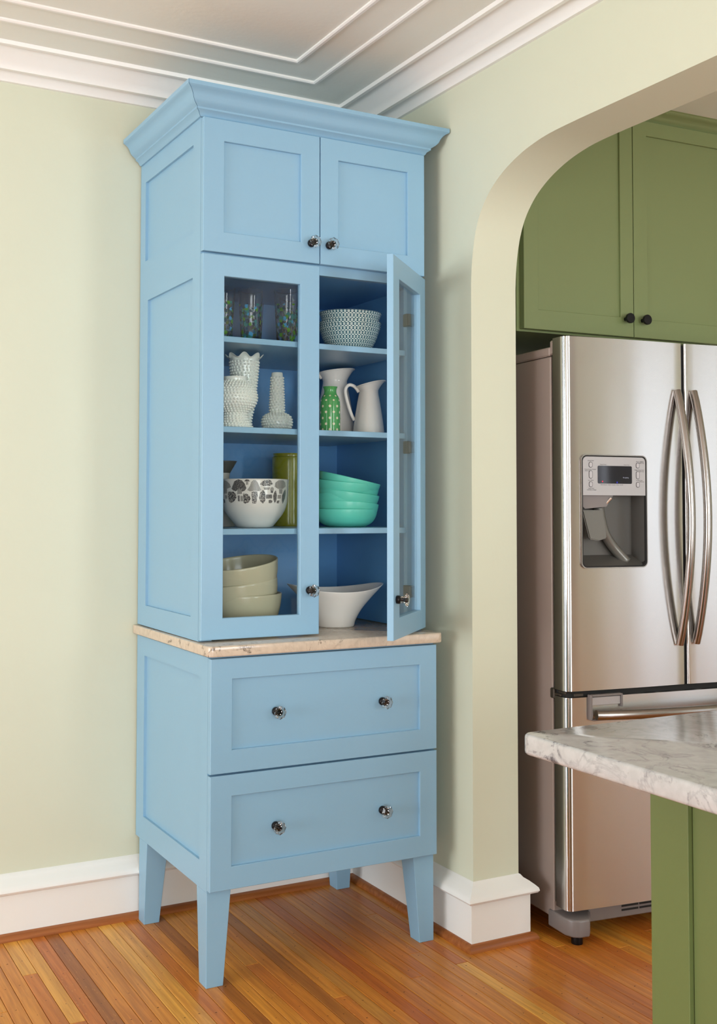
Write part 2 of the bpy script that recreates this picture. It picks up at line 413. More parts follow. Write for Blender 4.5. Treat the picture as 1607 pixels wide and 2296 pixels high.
# arch wall: opening profile in y/z, from the photographed curve, mirrored at the far end
arc = [(-.072, 1.93), (-.077, 2.00), (-.092, 2.075), (-.118, 2.135), (-.158, 2.183), (-.205, 2.217), (-.26, 2.243), (-.33, 2.264), (-.42, 2.277), (-.54, 2.28)]
arc_s = smoothprof([(a, b) for a, b in arc], 4)
YA0, YA1 = -.072, -3.9
near = [(YA0, 0)]+arc_s; farp = [(YA1+YA0-y, z) for y, z in reversed(arc_s)]+[(YA1, 0)]
open_pts = near+farp
bm = bmesh.new()
y_lo, y_hi, zt = YF, YW, ZC+.05
pts = open_pts
loopA = [];
for X in (XW, XK):
    V = [bm.verts.new((X, y, z)) for y, z in pts]; Tp = [bm.verts.new((X, y, zt)) for y, z in pts]
    c0 = bm.verts.new((X, y_hi, 0)); c1 = bm.verts.new((X, y_hi, zt)); c2 = bm.verts.new((X, y_lo, zt)); c3 = bm.verts.new((X, y_lo, 0))
    for i in range(1, len(pts)-2): bm.faces.new((V[i], V[i+1], Tp[i+1], Tp[i]))
    bm.faces.new((c0, V[0], V[1], Tp[1], c1)); bm.faces.new((c3, V[-1], V[-2], Tp[-2], c2))
    for i in (0, len(pts)-1): bm.verts.remove(Tp[i])
    loopA.append(V)
for i in range(len(pts)-1): bm.faces.new((loopA[0][i], loopA[1][i], loopA[1][i+1], loopA[0][i+1]))
bmesh.ops.remove_doubles(bm, verts=bm.verts[:], dist=1e-6)
bmesh.ops.recalc_face_normals(bm, faces=bm.faces[:])
struct(link('wall_right', bm, M['wall'], smooth=True))

# ceiling with raised bead mouldings, cove and frieze
cl = struct(boxobj('ceiling', (XL-.1, XR+.1, YF-.1, YW+.1, ZC, ZC+.1), M['ceiling']))
def bead_profile(w_, h_): return [(-w_/2, 0), (-w_/2, -h_*.6), (-w_/4, -h_), (w_/4, -h_), (w_/2, -h_*.6), (w_/2, 0)]
def ceiling_bead(dx, dy, wd=.016):
    bm = bmesh.new(); x, y = dx, dy
    extrude_profile(bm, bead_profile(wd, .008), (XL, y, ZC), (x, y, ZC), (0, 1, 0), m1=-1)
    extrude_profile(bm, bead_profile(wd, .008), (x, YF, ZC), (x, y, ZC), (1, 0, 0), m1=-1)
    return bm
nt = 1
for dx, dy in ((.480, .319), (.356, .197)):
    struct(link('trim_%d' % nt, ceiling_bead(dx, dy), M['white'])); nt += 1
# crown: frieze band at wall, bead, cove, bead at ceiling
def crown_piece(name, side):
    prof = [(0, 2.553), (.012, 2.553), (.016, 2.562), (.030, 2.572), (.050, 2.578), (.054, 2.569), (.066, 2.569), (.070, 2.580)]
    prof += [(.070+.066*k/6, 2.580+.036*math.sin(PI/2*k/6)**1.0) for k in range(1, 7)]
    prof += [(.138, 2.609), (.150, 2.609), (.153, 2.62), (0, 2.62)]
    bm = bmesh.new()
    if side == 'back': extrude_profile(bm, prof, (XL, YW, 0), (XW, YW, 0), (0, -1, 0), m0=1, m1=1)
    else: extrude_profile(bm, prof, (XW, YF, 0), (XW, YW, 0), (-1, 0, 0), m0=1, m1=1)
    return struct(link(name, bm, M['white'], smooth=True))
crown_piece('trim_3', 'back'); crown_piece('trim_4', 'right')

# baseboards
bb = [(0, 0), (.024, 0), (.024, .128), (.027, .131), (.040, .136), (.044, .142), (.042, .150), (.034, .158), (.022, .168), (.010, .176), (.004, .184), (0, .186)]
bm = bmesh.new(); extrude_profile(bm, bb, (XL, YW, 0), (XW, YW, 0), (0, -1, 0), m1=1)
struct(link('baseboard_back', bm, M['white'], smooth=True))
bm = bmesh.new(); extrude_profile(bm, bb, (XW, YA0, 0), (XW, YW, 0), (-1, 0, 0), m0=-1, m1=1)
extrude_profile(bm, bb, (XW, YA0, 0), (XK, YA0, 0), (0, -1, 0), m0=-1, m1=-1)
extrude_profile(bm, bb, (XK, YA0, 0), (XK, YW, 0), (1, 0, 0), m0=-1)
struct(link('baseboard_right', bm, M['white'], smooth=True))
sh = [(0, 0), (.019, 0), (.019, .006), (.015, .014), (.008, .019), (0, .020)]
bm = bmesh.new(); extrude_profile(bm, [(a+.0235, b) for a, b in sh], (XL, YW, 0), (XW, YW, 0), (0, -1, 0), m1=1)
struct(link('trim_5', bm, M['shoe'], smooth=True))
bm = bmesh.new(); so = [(a+.0235, b) for a, b in sh]
extrude_profile(bm, so, (XW, YA0, 0), (XW, YW, 0), (-1, 0, 0), m0=-1, m1=1)
extrude_profile(bm, so, (XW, YA0, 0), (XK, YA0, 0), (0, -1, 0), m0=-1, m1=-1)
extrude_profile(bm, so, (XK, YA0, 0), (XK, YW, 0), (1, 0, 0), m0=-1)
struct(link('trim_6', bm, M['shoe'], smooth=True))

# floor: dark sub-floor slab with strip boards laid along y
fl = boxobj('floor', (XL-.1, XR+.1, YF-.1, YW+.1, -.05, -.012), M['crack']); struct(fl)
BW = .0405
x = -1.02; nb = 0
nails = bmesh.new()
def board(bm, x0, x1, y0, y1):
    g = .0007; c = .0009
    A = [bm.verts.new(p) for p in ((x0+g, y0+g, -.012), (x1-g, y0+g, -.012), (x1-g, y1-g, -.012), (x0+g, y1-g, -.012))]
    B = [bm.verts.new(p) for p in ((x0+g, y0+g, -c), (x1-g, y0+g, -c), (x1-g, y1-g, -c), (x0+g, y1-g, -c))]
    D = [bm.verts.new(p) for p in ((x0+g+c, y0+g+c, 0), (x1-g-c, y0+g+c, 0), (x1-g-c, y1-g-c, 0), (x0+g+c, y1-g-c, 0))]
    for P, Q in ((A, B), (B, D)):
        for i in range(4): bm.faces.new((P[i], P[(i+1) % 4], Q[(i+1) % 4], Q[i]))
    bm.faces.new(D)
while x < 2.1:
    y1 = YW; y0 = -1.9
    cuts = []; yy = y1-random.uniform(.2, 2.4)
    while yy > y0+.2: cuts.append(yy); yy -= random.uniform(1.1, 2.6)
    seq = [y1]+cuts+[y0]
    for a, b in zip(seq[:-1], seq[1:]):
        cx, cy = x+BW/2, (a+b)/2
        bm = bmesh.new(); board(bm, -BW/2, BW/2, -(a-b)/2, (a-b)/2)
        link('floor_board', bm, M['floor'], fl, loc=(cx, cy, 0)); nb += 1
        yn = a-.02
        while yn > b+.02:
            vs = [nails.verts.new((cx+random.uniform(-.002, .002)+.0016*math.cos(q*PI/3), yn+.0016*math.sin(q*PI/3), .0003)) for q in range(6)]
            nails.faces.new(vs); yn -= random.uniform(.11, .2)
    x += BW
o = link('nail_heads', nails, M['nail'], fl); o['kind'] = 'stuff'
bm = bmesh.new()
def fill(xa, xb, ya, yb):
    x = xa
    while x < xb-1e-6: board(bm, x, min(x+BW, xb), ya, yb); x += BW
fill(XL, -1.02, YF, YW); fill(x, XR, YF, YW); fill(-1.02, x, YF, -1.9)
o = link('floor_boards', bm, M['floor'], fl); o['kind'] = 'stuff'

# ================================================================= KNOB
def knob(parent, x, y, z, rz=0):
    """octagonal cut-glass knob on a black rosette, axis along -y"""
    bm = bmesh.new()
    lathe([(0, 0), (.0105, 0), (.0115, .002), (.0115, .009), (.010, .011), (.0055, .0115), (.0045, .013)], 20, bm)
    lathe([(.0045, .011), (.0040, .013), (.0040, .030), (0, .030)], 12, bm)
    for f in bm.faces: f.material_index = 0; f.smooth = True
    n0 = len(bm.faces)
    bm.faces.ensure_lookup_table()
    def oct_(r, z_, a): return (r/math.cos(((a+PI/8) % (PI/4))-PI/8) if False else r, z_)
    g = bmesh.new()
    lathe([(.0, .0125), (.0085, .0125), (.0095, .015), (.0085, .018), (.0075, .021), (.0095, .024), (.0165, .0265), (.0182, .029), (.0182, .0315), (.0125, .0350), (0, .0350)], 8, g)
    me = bpy.data.meshes.new('t'); g.to_mesh(me); g.free()
    nf = len(bm.faces); bm.from_mesh(me); bpy.data.meshes.remove(me); bm.faces.ensure_lookup_table()
    for f in bm.faces[nf:]: f.material_index = 1; f.smooth = False
    xf(bm, Matrix.Rotation(PI/2, 4, 'X'))      # +z -> -y
    o = link('knob', bm, [M['black'], M['glass']], parent, loc=(x, y, z)); o.rotation_euler = (0, 0, rz)
    o['label'] = 'clear cut-glass knob on black rosette'
    return o

def shaker(name, parent, x0, x1, z0, z1, hx0, hx1, hz0, hz1, yf, t=.020, mat='blue', glass=False, recess=.009, slope=0, origin=None):
    """framed door or drawer front as one part with its panel as a sub-part; yf = front face"""
    ox, oy, oz = origin or (0, 0, 0)
    bm = bmesh.new(); ring(bm, x0, x1, z0, z1, hx0, hx1, hz0, hz1, t)
    xf(bm, Matrix.Translation((-ox, yf-oy, -oz)))
    d = link(name, bm, M[mat], parent)
    d.location = (ox, oy, oz)
    bm = bmesh.new()
    if glass: box(bm, hx0-.004-ox, hx1+.004-ox, yf+.011-oy, yf+.014-oy, hz0-.004-oz, hz1+.004-oz)
    else: box(bm, hx0-.003-ox, hx1+.003-ox, yf+recess-oy, yf+t-.002-oy, hz0-.003-oz, hz1+.003-oz)
    p = link('glass_pane' if glass else 'panel', bm, M['pane'] if glass else M[mat], d)
    return d

# ================================================================= LOWER DRAWER CHEST
CX1 = .722
chest = empty('drawer_chest', 'blue painted two-drawer chest on tapered legs under the beige counter in the corner', 'cabinet', (.36, .3, 0))
def P(o, parent=chest):   # keep world placement while parented to an unrotated empty
    o.location = Vector(o.location)-parent.location; return o
LZ = .250
bm = bmesh.new()
box(bm, .012, CX1-.0, .021, .594, LZ, .262); box(bm, .012, CX1, .021, .594, .855, .869)
box(bm, .012, CX1, .582, .594, .262, .855); box(bm, CX1-.018, CX1, .021, .582, .262, .855); box(bm, .012, CX1-.018, .021, .04, .55, .566)
P(link('carcass', bm, M['blue'], chest))
# left side: frame with recessed panel, facing -x
def side_frame(name, parent, y0, y1, z0, z1, holes, x=0.0, t=.012, recess=.008):
    """frame split at the middle of the rails between holes; built facing -y then turned to face -x"""
    bm = bmesh.new(); zb = z0
    for i, (hy0, hy1, hz0, hz1) in enumerate(holes):
        ze = z1 if i == len(holes)-1 else (hz1+holes[i+1][2])/2
        # facing -y: local x = -(y) so that front looks to -x after rotation
        ring(bm, -y1, -y0, zb, ze, -hy1, -hy0, hz0, hz1, t, bev=0 if len(holes) > 1 else .0)
        zb = ze
    xf(bm, Matrix.Rotation(-PI/2, 4, 'Z')); xf(bm, Matrix.Translation((x, 0, 0)))
    o = link(name, bm, M['blue'], parent)
    for (hy0, hy1, hz0, hz1) in holes:
        bm = bmesh.new(); box(bm, x+recess, x+t, hy0-.002, hy1+.002, hz0-.002, hz1+.002)
        link('panel', bm, M['blue'], o)
    return o
P(side_frame('side_frame', chest, .021, .594, LZ, .869, [(.074, .527, .322, .812)]))
for (z0, z1, hz0, hz1) in ((.563, .8665, .623, .811), (.256, .5575, .316, .501)):
    d = shaker('drawer_front', chest, .0, .72, z0, z1, .0625, .661, hz0, hz1, 0.0)
    for kx in (.195, .536): knob(d, kx, .009, .714 if z0 > .5 else .405)
    P(d)
# legs: taper on the inner faces
def leg(x0, y0, sx, sy):
    """outer corner (x0,y0); sx,sy = direction towards the inside"""
    bm = bmesh.new(); T, B = .070, .049
    r = []
    for wd, z in ((T, LZ), (B, 0)):
        xs = sorted((x0, x0+sx*wd)); ys = sorted((y0, y0+sy*wd))
        r.append([bm.verts.new((xx, yy, z)) for xx, yy in ((xs[0], ys[0]), (xs[1], ys[0]), (xs[1], ys[1]), (xs[0], ys[1]))])
    for i in range(4): bm.faces.new((r[0][i], r[0][(i+1) % 4], r[1][(i+1) % 4], r[1][i]))
    bm.faces.new(r[0]); bm.faces.new(r[1][::-1]); bmesh.ops.recalc_face_normals(bm, faces=bm.faces[:])
    bmesh.ops.bevel(bm, geom=bm.edges[:], offset=.001, segments=1, affect='EDGES')
    P(link('leg', bm, M['blue'], chest))
leg(.0, .021, 1, 1); leg(CX1, .021, -1, 1); leg(.0, .560, 1, -1); leg(CX1, .560, -1, -1)

# ================================================================= BEIGE COUNTER SLAB
bm = bmesh.new()
poly_prism(bm, rounded_rect(-.012, .738, -.012, .5995, (.018, .018, 0, 0), 6), .8725, .9015, .0045)
tag(link('counter_slab', bm, M['quartz_beige'], smooth=True), 'beige veined stone counter with rounded corners on the blue drawer chest', 'counter')

# ================================================================= UPPER CABINET
UX1 = .729; UYF = .072; UYC = .092; UZ0, UZ1 = .9035, 2.356
upc = empty('display_cabinet', 'blue painted display cabinet with glass doors, one open, standing on the beige counter', 'cabinet', (.36, .34, UZ0))
U = lambda o: P(o, upc)
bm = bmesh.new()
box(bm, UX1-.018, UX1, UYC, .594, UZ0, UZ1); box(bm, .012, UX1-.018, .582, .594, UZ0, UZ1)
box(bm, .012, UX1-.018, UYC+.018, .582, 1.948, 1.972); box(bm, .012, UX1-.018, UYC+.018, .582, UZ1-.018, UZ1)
U(link('carcass', bm, M['blue_shaded'], upc))
U(side_frame('side_frame', upc, UYC, .594, UZ0, UZ1, [(.148, .522, .966, 1.914), (.148, .549, 2.041, 2.292)]))
bm = bmesh.new()
box(bm, .012, .040, UYC, UYC+.018, UZ0, UZ1); box(bm, .678, UX1-.018, UYC, UYC+.018, UZ0, UZ1)
box(bm, .04, .678, UYC, UYC+.018, 1.948, 1.99); box(bm, .04, .678, UYC, UYC+.018, UZ1-.03, UZ1)
U(link('face_frame', bm, M['blue'], upc))
for z in (1.7485, 1.4955, 1.2098):
    U(boxobj('shelf', (.0405, .6775, UYC+.004, .5815, z-.0165, z), M['blue'], upc, .001))
d = shaker('upper_door', upc, .0, .3645, 1.9765, 2.350, .0625, .3035, 2.0345, 2.2895, UYF, t=.0182); knob(d, .3355, UYF, 2.033); U(d)
d = shaker('upper_door', upc, .3675, UX1, 1.9765, 2.350, .4275, .6685, 2.0345, 2.2895, UYF, t=.0182); knob(d, .3945, UYF, 2.033); U(d)
d = shaker('glass_door', upc, .0, .3645, .908, 1.9695, .0645, .3025, .966, 1.911, UYF, t=.0182, glass=True); knob(d, .332, UYF, 1.034); U(d)
# open door: built closed then turned about its hinge
HP = (.728, .092)
d = shaker('glass_door', upc, .3675, .728, .908, 1.9695, .4295, .6665, .966, 1.911, UYF, t=.0182, glass=True, origin=(HP[0], HP[1], 0))
d['label'] = 'glass door standing open'
knob(d, .3975-HP[0], UYF-HP[1], 1.018)
d.location = Vector((HP[0]-.005, HP[1]+.015-.012, 0))-upc.location; d.rotation_euler = (0, 0, math.radians(42))
# hinges
for z in (1.838, 1.452, 1.018):
    bm = bmesh.new()
    box(bm, .664, .678, .072, .094, z-.019, z+.019, .002); box(bm, .676, .700, .066, .090, z-.017, z+.017, .002)
    lathe([(0, -.017), (.006, -.017), (.006, .017), (0, .017)], 12, bm)
    for v in bm.verts:
        if abs(v.co.x) < .0065 and abs(v.co.y) < .0065: v.co += Vector((.672, .068, z))
    U(link('hinge', bm, M['nickel'], upc, smooth=True))
# crown moulding of the cabinet (cyma), pieces mitred with a hairline crack at the left corner
cp = [(0, 0), (.006, 0), (.010, .004), (.013, .010), (.019, .014), (.022, .016), (.022, .021), (.026, .024), (.033, .029), (.039, .036), (.043, .046), (.048, .054), (.055, .060), (.061, .063), (.063, .065), (.063, .076), (0, .076)]
CZ = 2.353
bm = bmesh.new(); extrude_profile(bm, cp, (.0008, UYC-.002, CZ), (UX1, UYC-.002, CZ), (0, -1, 0), m0=-1, m1=-1)
U(link('crown_front', bm, M['blue'], upc, smooth=True))
bm = bmesh.new(); extrude_profile(bm, cp, (0, UYC-.001, CZ), (0, .585, CZ), (-1, 0, 0), m0=-1)
U(link('crown_side', bm, M['blue'], upc, smooth=True))
bm = bmesh.new(); extrude_profile(bm, [(a*.97, b+.0005) for a, b in cp], (.003, UYC+.001, CZ), (.6, UYC+.001, CZ), (0, -1, 0), m0=-1)
U(link('crown_backing', bm, M['crack'], upc))
bm = bmesh.new(); extrude_profile(bm, cp, (UX1, UYC-.002, CZ), (UX1, .585, CZ), (1, 0, 0), m0=-1)
U(link('crown_side', bm, M['blue'], upc, smooth=True))
U(boxobj('top_board', (.0, UX1, UYC, .59, CZ+.004, CZ+.016), M['blue'], upc))

# ================================================================= THINGS ON THE SHELVES
S1, S2, S3, S4 = 1.7487, 1.4957, 1.2100, .9017
def place(o, x, y, z, tilt=(0, 0, 0)): o.location = (x, y, z); o.rotation_euler = tilt; return o
# tumblers
def tumbler(x, y, label, s=1.0, rz=0):
    h = .178*s
    prof = [(0, .0), (.026*s, 0), (.0275*s, .002), (.0375*s, h), (.0362*s, h+.0008), (.0258*s, .010), (0, .010)]
    bm = lathe(prof, 40)
    o = link('tumbler', bm, M['tumbler'], smooth=True)
    tag(place(o, x, y, S1, (0, 0, rz)), label, 'glass', 'printed tumblers on the top shelf'); return o
tumbler(.158, .30, 'clear tumbler with teal leaf print, leftmost on the top shelf behind the glass door', 1, 1)
tumbler(.250, .30, 'clear tumbler with starburst flower print, second from left on the top shelf', 1, 2.2)
tumbler(.330, .46, 'smaller-looking clear tumbler standing behind, between the second and fourth tumblers', .97, 3)
tumbler(.346, .25, 'clear tumbler crowded with blue and green print, nearest and rightmost through the glass door', 1, 4.1)
tumbler(.402, .33, 'clear tumbler partly hidden behind the stile, right of the crowded print tumbler', 1, 5.1)

# patterned bowls, three nested
def bowl_prof(out, t=.004):
    inner = []
    for i, (r, z) in enumerate(out): inner.append((max(r-t, 0), z+(t if i < 2 else 0)))
    inner = [p for p in inner if p[0] > .01]
    top = out[-1]
    return [(0, out[0][1])]+out+[(top[0]-t*.5, top[1]+t*.4)]+inner[::-1]+[(0, inner[0][1]+t*.3)]
pb = smoothprof([(.049, 0), (.052, .004), (.064, .014), (.0745, .029), (.0840, .048), (.0912, .068), (.0985, .088)], 4)
for k, (dz, tx, ty, lab) in enumerate([(0, 0, 0, 'teal and white patterned bowl at the bottom of the stack of three'), (.012, .015, .01, 'teal and white patterned bowl in the middle of the stack of three'), (.043, .01, -.05, 'teal and white patterned bowl topmost of the three, tilted slightly')]):
    bm = lathe(bowl_prof(pb), 56, uv=True); o = link('patterned_bowl', bm, M['pattern'], smooth=True)
    tag(place(o, .580, .27, S1+dz, (tx, ty, k*.7)), lab, 'bowl', 'patterned bowls on the top shelf')

# hobnail milk glass
def hobnails(bm, prof, pitch, r, zmin, zmax, rmod=None):
    # walk along the profile placing rows of half round bumps
    acc = 0; nxt = pitch/2; row = 0
    for (r0, z0), (r1, z1) in zip(prof[:-1], prof[1:]):
        L = math.hypot(r1-r0, z1-z0)
        while L > 0 and acc+L >= nxt:
            t = (nxt-acc)/L; rr, zz = r0+(r1-r0)*t, z0+(z1-z0)*t
            if zmin <= zz <= zmax and rr > .008:
                nr, nz = (z1-z0)/L, -(r1-r0)/L
                n = max(8, int(2*PI*rr/(pitch*1.12)))
                for k in range(n):
                    a = 2*PI*(k+.5*(row % 2))/n; ca, sa = math.cos(a), math.sin(a)
                    N = Vector((nr*ca, nr*sa, nz)); c = Vector((rr*ca, rr*sa, zz))
                    T1 = Vector((-sa, ca, 0)); T2 = N.cross(T1)
                    rings = []
                    for (q, h_) in ((1.0, -.25), (.82, .5), (.4, .88)):
                        rings.append([bm.verts.new(c+(T1*math.cos(m*PI/3)+T2*math.sin(m*PI/3))*r*q+N*h_*r) for m in range(6)])
                    tp = bm.verts.new(c+N*r)
                    for A, B in zip(rings[:-1], rings[1:]):
                        for m in range(6): bm.faces.new((A[m], A[(m+1) % 6], B[(m+1) % 6], B[m]))
                    for m in range(6): bm.faces.new((rings[-1][m], rings[-1][(m+1) % 6], tp))
            row += 1; nxt += pitch
        acc += L
# ruffled vase
VA = math.atan2(CAM.y-.25, CAM.x-.207)
vp = smoothprof([(.025, .0), (.027, .006), (.0215, .021), (.023, .042), (.028, .066), (.0345, .115), (.0395, .165), (.0420, .192), (.0430, .206), (.0455, .216), (.0545, .2225)], 5)
def ruff(r, z, a):
    if z > .195:
        t = min(1, (z-.195)/.0275); w_ = math.cos(8*(a-VA))*t
        return r+.004*w_*t, z+.0062*w_*t
    return r, z
vin = [(r-.003, z) for r, z in vp[::-1] if z > .012]
bm = lathe([(0, 0)]+vp+vin+[(0, .012)], 112, rmod=ruff)
hobnails(bm, vp, .0088, .0040, .012, .210)
tag(place(link('ruffled_vase', bm, M['milk'], smooth='all'), .207, .25, S2), 'tall white hobnail milk-glass vase with ruffled rim at the back of the second shelf', 'vase')
# footed round pot
pp = smoothprof([(.047, .0), (.048, .004), (.040, .018), (.033, .036), (.036, .046), (.056, .066), (.0625, .088), (.057, .111), (.043, .127), (.0345, .132), (.034, .141), (.036, .147)], 5)
bm = lathe([(0, 0)]+pp+[(r-.003, z) for r, z in pp[::-1] if z > .03]+[(0, .034)], 64)
hobnails(bm, pp, .0082, .0038, .003, .136)
tag(place(link('rose_bowl', bm, M['milk'], smooth='all'), .138, .160, S2), 'round footed white hobnail milk-glass vase at the left front of the second shelf', 'vase')
# bud vase
bp = smoothprof([(.028, 0), (.035, .004), (.0435, .018), (.045, .034), (.040, .047), (.026, .055), (.0195, .059), (.0215, .066), (.0205, .10), (.0188, .14), (.0175, .17), (.0165, .180)], 5)
bm = lathe([(0, 0)]+bp+[(r-.003, z) for r, z in bp[::-1] if z > .08]+[(0, .08)], 48)
hobnails(bm, bp, .0082, .0040, .002, .172)
tag(place(link('bud_vase', bm, M['milk'], smooth='all'), .316, .25, S2), 'white hobnail milk-glass bud vase with squat bulb base beside the round vase', 'vase')

# enamel pitchers
def pitcher(name, prof, spout, tilt, x, y, rz, handle, label, hr=.006):
    e = empty(name, label, 'pitcher', (x, y, S2), rz)
    zt = prof[-1][1]; zn = zt-.035
    def mod(r, z, a):
        if z > zn:
            t = (z-zn)/(zt-zn); f = max(0, math.cos(a))
            return r+spout*t*t*f**2, z+tilt*t*t*math.cos(a)
        return r, z
    P_ = smoothprof(prof, 5)
    bm = lathe([(0, 0)]+P_+[(r-.0025, z) for r, z in P_[::-1] if z > .01]+[(0, .006)], 56, rmod=mod)
    link('body', bm, M['enamel'], e, smooth='all')
    bm = bmesh.new(); n = 56; path = []
    for k in range(n+1):
        a = 2*PI*k/n; r, z = mod(P_[-1][0], P_[-1][1], a); path.append((r*math.cos(a), r*math.sin(a), z))
    tube(bm, path, .0021, 8, cap=False); link('rim', bm, M['enamel'], e, smooth='all')
    hp = smoothprof3(handle, 6)
    bm = bmesh.new(); tube(bm, hp, hr*.6, 12, flat=1.5); link('handle', bm, M['enamel'], e, smooth='all')
    return e
def smoothprof3(pts, n):
    out = []; Q = [Vector(pts[0])]+[Vector(p) for p in pts]+[Vector(pts[-1])]
    for i in range(1, len(Q)-2):
        for k in range(n):
            t = k/n; out.append(.5*((2*Q[i])+(-Q[i-1]+Q[i+1])*t+(2*Q[i-1]-5*Q[i]+4*Q[i+1]-Q[i+2])*t*t+(-Q[i-1]+3*Q[i]-3*Q[i+1]+Q[i+2])*t**3))
    out.append(Q[-1]); return out
RZ = -yaw
pitcher('tall_pitcher', [(.064, 0), (.065, .004), (.0645, .03), (.055, .10), (.0455, .15), (.0402, .180), (.0408, .190), (.047, .208), (.052, .219)], .012, .006, .606, .41, RZ,
        [(-.043, 0, .196), (-.060, 0, .212), (-.082, 0, .222), (-.098, 0, .205), (-.092, 0, .165), (-.074, 0, .118), (-.058, 0, .078)],
        'tall white enamel pitcher at the back behind the green dotted bottle')
pitcher('small_pitcher', [(.0495, 0), (.050, .004), (.048, .03), (.0375, .10), (.030, .140), (.0298, .147), (.034, .158), (.039, .166)], .014, .010, .650, .27, RZ,
        [(-.031, 0, .140), (-.044, 0, .157), (-.062, 0, .163), (-.074, 0, .148), (-.070, 0, .118), (-.056, 0, .072), (-.045, 0, .050)],
        'smaller white enamel pitcher with looped handle at the right of the second shelf')
# green dotted bottle
gp = smoothprof([(.029, 0), (.0306, .004), (.0308, .04), (.0306, .082), (.0286, .103), (.021, .118), (.0188, .126), (.0195, .134), (.0225, .142)], 5)
gb = empty('dotted_bottle', 'green ceramic bottle with cream polka dots at the front of the second shelf', 'bottle', (.477, .21, S2))
bm = lathe([(0, 0)]+gp+[(r-.003, z) for r, z in gp[::-1] if z > .1]+[(0, .1)], 48); link('body', bm, M['greenbottle'], gb, smooth='all')
def pr(prof, z):
    for (r0, z0), (r1, z1) in zip(prof[:-1], prof[1:]):
        if z0 <= z <= z1 and z1 > z0: return r0+(r1-r0)*(z-z0)/(z1-z0)
    return prof[-1][0]
for row, z in enumerate((.010, .027, .045, .063, .081, .099, .113)):
    for k in range(8):
        a = 2*PI*(k+.5*(row % 2))/8+.25; r = pr(gp, z)+.0002; bm = bmesh.new()
        sl = (pr(gp, z+.003)-pr(gp, z-.003))/.006
        c = Vector((r*math.cos(a), r*math.sin(a), z)); T = Vector((-math.sin(a), math.cos(a), 0)); N = Vector((math.cos(a), math.sin(a), -sl)).normalized(); W = N.cross(T)
        R_ = .0040 if row not in (5, 6) else .0030
        ctr = bm.verts.new(c+N*.0007); rg = [bm.verts.new(c+(T*math.cos(q*PI/5)+W*math.sin(q*PI/5))*R_) for q in range(10)]
        for q in range(10): bm.faces.new((ctr, rg[q], rg[(q+1) % 10]))
        bmesh.ops.recalc_face_normals(bm, faces=bm.faces[:])
        link('dot', bm, M['cream_dot'], gb, smooth='all')

# mushroom-print bowl
mp = smoothprof([(.046, 0), (.0529, .002), (.0595, .009), (.0714, .024), (.0828, .039), (.0912, .055), (.096, .071), (.0982, .088), (.0998, .115), (.1008, .142)], 4)
mb = empty('printed_bowl', 'white enamel bowl printed with black mushrooms on the third shelf', 'bowl', (.243, .25, S3))
bm = lathe(bowl_prof(mp, .0025), 64); link('body', bm, M['enamel'], mb, smooth='all')
# printed band: every mushroom is a flat print lying on the enamel
def hatch_mat(name, kind):
    t = NT(name); c = t.coord('UV')
    if kind == 'stripe':
        wv = t.n('ShaderNodeTexWave', wave_type='BANDS', bands_direction='X'); t.l(c, wv.inputs[0]); wv.inputs['Scale'].default_value = 150; wv.inputs['Distortion'].default_value = 1.5
        f = t.math('GREATER_THAN', wv.outputs['Fac'], .45)
    elif kind == 'dots':
        v = t.n('ShaderNodeTexVoronoi'); t.l(c, v.inputs['Vector']); v.inputs['Scale'].default_value = 520
        f = t.math('GREATER_THAN', v.outputs['Distance'], .42)
    else:
        f = t.math('GREATER_THAN', t.noise(c, 700, 2), .42)
    t.set(Base_Color=t.mix(f, srgb(218, 212, 200), srgb(58, 54, 56)), Roughness=.3); return t.m
HM = [hatch_mat('print_hatched', 'stripe'), hatch_mat('print_dotted', 'dots'), hatch_mat('print_speckled', 'n')]
prt = bmesh.new(); uvl = prt.loops.layers.uv.new('UVMap')
def decal(pts, mi, th0, z0, lift=.0003):
    """pts in metres (s along the circumference, h up) relative to (th0,z0); fine rings so the print follows the curve"""
    def m3(s, h, lf):
        z = z0+h; r = pr(mp, z)+lf; a = th0+s/.1
        return prt.verts.new((r*math.cos(a), r*math.sin(a), z))
    # densify the outline
    Q = []
    for a_, b_ in zip(pts, pts[1:]+pts[:1]):
        m = max(1, int(math.hypot(b_[0]-a_[0], b_[1]-a_[1])/.006))
        for q in range(m): Q.append((a_[0]+(b_[0]-a_[0])*q/m, a_[1]+(b_[1]-a_[1])*q/m))
    pts = Q; n = len(pts)
    cs = sum(p[0] for p in pts)/n; ch = sum(p[1] for p in pts)/n
    F = (1, .72, .42, 0)
    P2 = [[(cs+(s-cs)*f, ch+(h-ch)*f) for s, h in pts] for f in F]
    R = [[m3(s, h, lift) for s, h in row] for row in P2[:3]]; c = m3(cs, ch, lift)
    def face(vv, uu):
        f = prt.faces.new(vv); f.material_index = mi
        for lp, u_ in zip(f.loops, uu): lp[uvl].uv = (u_[0]+th0*.1, u_[1]+z0)
    for k in range(n):
        j = (k+1) % n
        for a in (0, 1): face((R[a+1][k], R[a][k], R[a][j], R[a+1][j]), (P2[a+1][k], P2[a][k], P2[a][j], P2[a+1][j]))
        face((c, R[2][k], R[2][j]), ((cs, ch), P2[2][k], P2[2][j]))
def dome(w_, h_, n=10, pointy=1.0):
    return [(-w_/2*math.cos(PI*k/n), h_*(math.sin(PI*k/n)**pointy)) for k in range(n+1)]
def rect(w_, h_): return [(-w_/2, 0), (-w_/2, h_), (w_/2, h_), (w_/2, 0)]
